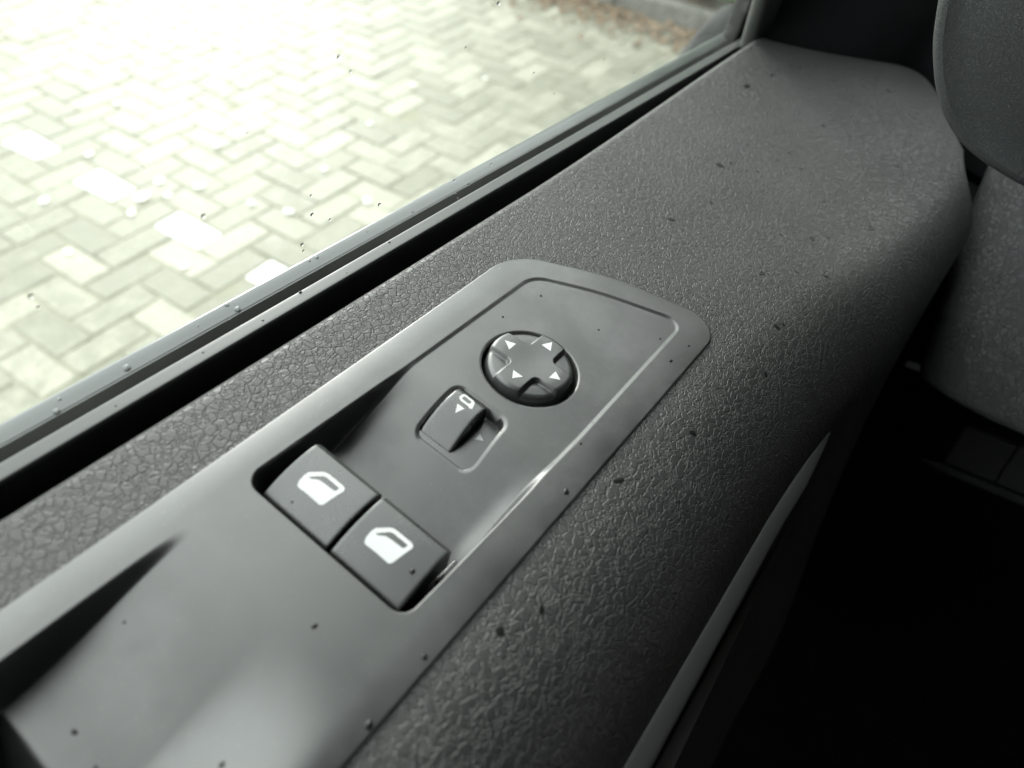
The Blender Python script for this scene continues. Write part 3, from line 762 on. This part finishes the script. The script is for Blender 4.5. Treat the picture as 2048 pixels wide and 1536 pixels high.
pil = Thing('pillar_cover', (600, 60, 0), 'plain black windscreen pillar cover behind the door trim', 'pillar cover')
edge = smooth_line([(505, 133), (512, 124), (522, 112), (549, 78), (572, 57), (597, 37), (606, 10), (600, -40)], 6)
def cover(pts, levels):
    return np.array([[(x + f * .9, y + .03 * f, z) for x, y in pts] for z, f in levels])
C_ = cover(edge, ((-40, 2), (0, 2.5), (14, 5), (40, 17), (70, 33), (95, 47), (101, 53), (102, 62), (100, 120)))
pil.part('cover', C_.reshape(-1, 3), grid_faces(*C_.shape[:2]), M_PILLAR)
e2 = edge[edge[:, 1] > 84]; C_ = cover(e2, ((80, 36), (160, 84), (260, 148), (420, 248), (600, 360)))
pil.part('pillar', C_.reshape(-1, 3), grid_faces(*C_.shape[:2]), M_PILLAR)

# outside mirror foot beyond the glass
mir = Thing('side_mirror', (630, 195, -40), 'dark mirror foot outside the window corner', 'side mirror')
mp = smooth_line([(560, -70), (588, -38), (604, -24), (620, -19), (650, -22), (700, -40), (720, -70)], 6)
secs = []
for y, k in ((178, .0), (179, .6), (182, .92), (187, 1), (196, .96), (202, .7), (204, .1)):
    secs.append([(640 + (a - 640) * (.85 + .15 * k), y, -70 + (b + 70) * k) for a, b in mp])
mir.part('foot', np.array(secs).reshape(-1, 3), grid_faces(len(secs), len(mp)), M_BLACK)

# mostly unseen cabin shell, added to keep light to the side window and windscreen
body = Thing('van_cabin', (0, -600, -1200), 'mostly unseen dark van cabin shell blocking light, with roof lining, floor and rear wall', 'vehicle')
for nm, a, b, m in (('roof_lining', (-950, -1650, 620), (960, 170, 640), M_HEAD), ('rear_wall', (-970, -1650, -900), (-950, 170, 620), M_HEAD),
                    ('passenger_side', (-950, -1670, -900), (900, -1650, 620), M_HEAD), ('floor', (-950, -1650, -920), (1100, 120, -900), M_CARPET),
                    ('bulkhead', (1000, -1650, -900), (1020, 150, 60), M_BLACK), ('roof_rail', (-950, 120, 470), (500, 175, 620), M_BLACK), ('door_pillar', (-560, 120, -300), (-380, 175, 470), M_BLACK),
                    ('rear_side', (-950, 160, -900), (-560, 175, 620), M_BLACK), ('dash_top', (642, -1640, 10), (1000, 60, 38), M_BLACK), ('dash_body', (610, -1640, -420), (640, 60, 36), M_BLACK),
                    ('seat', (-520, -560, -420), (60, -90, -260), M_BLACK), ('seat_back', (-660, -560, -420), (-520, -90, 420), M_BLACK), ('hood_blocker', (470, -700, 60), (900, -135, 330), M_BLACK), ('quarter_blocker', (600, 120, -900), (1000, 160, -10), M_BLACK)):  # hood and front quarter added out of view to block windscreen light and leaks
    V, F = box(a, b); body.part(nm, V, F, m, smooth=False)

# ================================================================== RAIN DROPS
def drop_mesh(m, seed, sq):
    r = np.random.default_rng(seed); n, k = 14, 6; V = [(0, 0, sq)]; F = []
    w_ = 1 + r.normal(0, .09, n)
    for i in range(1, k):
        a = i / (k - 1) * math.pi / 2
        for j in range(n): V.append((math.sin(a) * math.cos(j * 6.2832 / n) * w_[j], math.sin(a) * math.sin(j * 6.2832 / n) * w_[j], sq * math.cos(a)))
    F += [(0, 1 + j, 1 + (j + 1) % n) for j in range(n)]
    for i in range(k - 2):
        for j in range(n): a = 1 + i * n + j; b = 1 + i * n + (j + 1) % n; F.append((a, a + n, b + n, b))
    F.append(tuple(1 + (k - 2) * n + j for j in range(n))[::-1])
    return mesh('water_drop', np.array(V) / 1000, F, m)
DM = [drop_mesh(M_WATER, k, .62) for k in range(5)]; DP = [drop_mesh(M_BEAD2, k + 60, .5) for k in range(5)]; DB = [drop_mesh(M_BEAD, k + 40, .5) for k in range(5)]; DW = [drop_mesh(M_WET, k + 20, .12) for k in range(5)]
def surf_frame(p, nrm_, rot):
    z = Vector(nrm_).normalized(); x = z.orthogonal().normalized(); x = Matrix.Rotation(rot, 3, z) @ x; y = z.cross(x)
    R3 = Matrix((x, y, z)).transposed().to_4x4()
    return T @ Matrix.Translation(Vector(p) / 1000) @ R3
def drop(p, nrm_, r, lib, label, group, asp=1.0, rot=None, name='water_drop', cat='droplet'):
    o = put(name, random.choice(lib)); o.matrix_world = surf_frame(p, nrm_, random.uniform(0, 6.28) if rot is None else rot) @ Matrix.Diagonal((r * asp, r / asp ** .5, r, 1))
    tag(o, label, cat, group)
def trim_z(x, y):
    y0, R_ = y0_of(x), R_of(x)
    if y >= y0: return z0_of(x), (0, 0, 1)
    s_ = min(.86, (y0 - y) / R_); a = math.asin(s_); return z0_of(x) - R_ + R_ * math.cos(a), (0, -math.sin(a), math.cos(a))
TD = [[434.9, 104.9, 1.5], [462.9, 101.0, .9], [487.2, 97.9, .8], [490.2, 92.7, .6], [504.7, 87.9, .7], [496.6, 71.5, .9], [479.2, 61.7, .6], [531.3, 53.8, .9], [520.6, 41.8, 1.2], [500.1, 18.2, .9], [475.5, 13.8, .6], [433.1, 10.1, .8], [486.8, 41.7, .6], [435.1, 55.2, 1.0], [436.2, 71.1, .5], [376.5, 77.0, .6], [389.7, 58.1, .7], [377.8, 59.6, .5], [346.2, 78.8, 1.2], [353.1, 75.6, .6], [354.3, 66.8, .5], [358.5, 62.9, .6], [381.3, 47.4, .7], [405.1, 23.1, .5], [313.7, 67.4, .7], [285.7, 74.3, 1.0], [329.6, 20.3, 1.0], [337.0, 14.6, .7], [363.5, 1.7, 1.2], [319.4, 32.8, .6], [364.1, 27.4, .6], [285.8, 27.5, .9], [300.1, 16.3, .6], [308.8, 5.4, .8], [259.3, 9.0, .9], [263.0, 7.3, .6], [232.8, 1.5, .7], [182.6, 9.5, .8], [145.7, 18.5, .9], [82.3, 17.5, .9], [94.6, 12.6, .7]]
for x, y, r in TD:
    z, nn = trim_z(x, y); k = 175 / 180.
    drop((x, y, z + .02), nn, r * 1.45, DW, 'flat dark wet spot on the grained door trim', 'wet spots on the door trim', asp=random.uniform(1, 1.5), name='wet_spot', cat='wet spot')
PD = [[129.4, 28.4, 1.0], [204.8, 31.4, .75], [217.5, 30.2, .5], [195.7, 84.8, .5], [175.2, 87.6, .5], [197.8, 59.2, .45], [212.5, 40.1, .5], [64.0, 27.6, .8], [44.0, 26.8, 1.0], [51.8, 52.7, .8], [18.8, 45.8, .7], [2.3, 67.6, .5], [3.8, 77.2, .7], [24.7, 87.8, .4], [147.8, 35.0, .45]]
for x, y, r in PD:
    z = float(panel_z(np.array([x]), np.array([y]))[0]); e = .5
    gx_ = float(panel_z(np.array([x + e]), np.array([y]))[0] - panel_z(np.array([x - e]), np.array([y]))[0]) / (2 * e); gy_ = float(panel_z(np.array([x]), np.array([y + e]))[0] - panel_z(np.array([x]), np.array([y - e]))[0]) / (2 * e)
    drop((x, y, z), (-gx_, -gy_, 1), r, DB, 'clear raindrop resting on the smooth switch panel', 'raindrops on the switch panel', asp=1.15)
for x, y, r in ((78.7, 44.9, .85), (72.6, 83.3, .4)):
    drop((x, y, float(sw_top(np.array(x), np.array(y)))), (-.15, 0, 1), r, DB, 'clear raindrop on a window switch' + (' beneath its white symbol' if r > .5 else ', a tiny one'), 'raindrops on the window switches')
GD = [(151.3, 75.2, .9), (156.5, 69.4, .6), (213.4, 63.3, .6), (101.1, 41.8, 1.0), (141.1, 31.4, .6), (141.6, 23.6, .9), (149.9, 17.7, .6), (174.9, 12.9, .9), (137.2, 13.1, .9), (137.9, 10.1, .6), (228.6, 75.7, 1.1), (220.8, 4.8, .8), (265.2, 40.1, .7), (288.3, 24.0, .6), (53.0, 36.6, .6), (52.3, 40.7, .9), (246.8, 2.6, .8), (231.9, -1.8, .8), (223.5, -2.6, .7), (226.1, -6.3, .6), (330, 30, .7), (372, 12, .6), (300, 48, .5), (118, 62, .5)]
for x, z, r in GD:
    drop((x, 149.6, z), (0, -1, 0), r * .8, DM, 'clear raindrop clinging to the window pane', 'raindrops on the window pane', asp=1.0)
SD = [(73.5, 157.6, 1.6), (113.0, 160.2, 1.2), (114.8, 156.8, 1.4), (150.2, 159.9, .9), (153.7, 159.6, 1.1), (50.2, 156.3, 1.3), (53.0, 159.3, .8), (100, 158.5, .5), (205, 157, .6), (180, 159, .5), (62, 160.5, .4)]
for x, y, r in SD:
    z = float(np.interp(y, [153.4, 154.3, 156, 159, 161.2, 162.3], [-10.2, -9.1, -8.6, -8.1, -8.1, -8.9]))
    drop((x, y, z), (0, -.15, 1), r * .8, DP, 'round clear raindrop on the smooth outer sill strip', 'raindrops on the sill strip', asp=1.1)
LD = [(130.9, 143.5, .6), (112.5, 141, .6), (90, 142, .4), (150, 140.5, .5), (175, 143, .5), (200, 140.2, .5), (60, 141, .5)]
for x, y, r in LD:
    drop((x, y, -.75), (0, -.1, 1), r, DB, 'tiny clear raindrop on the rubber window seal', 'raindrops on the rubber seal')
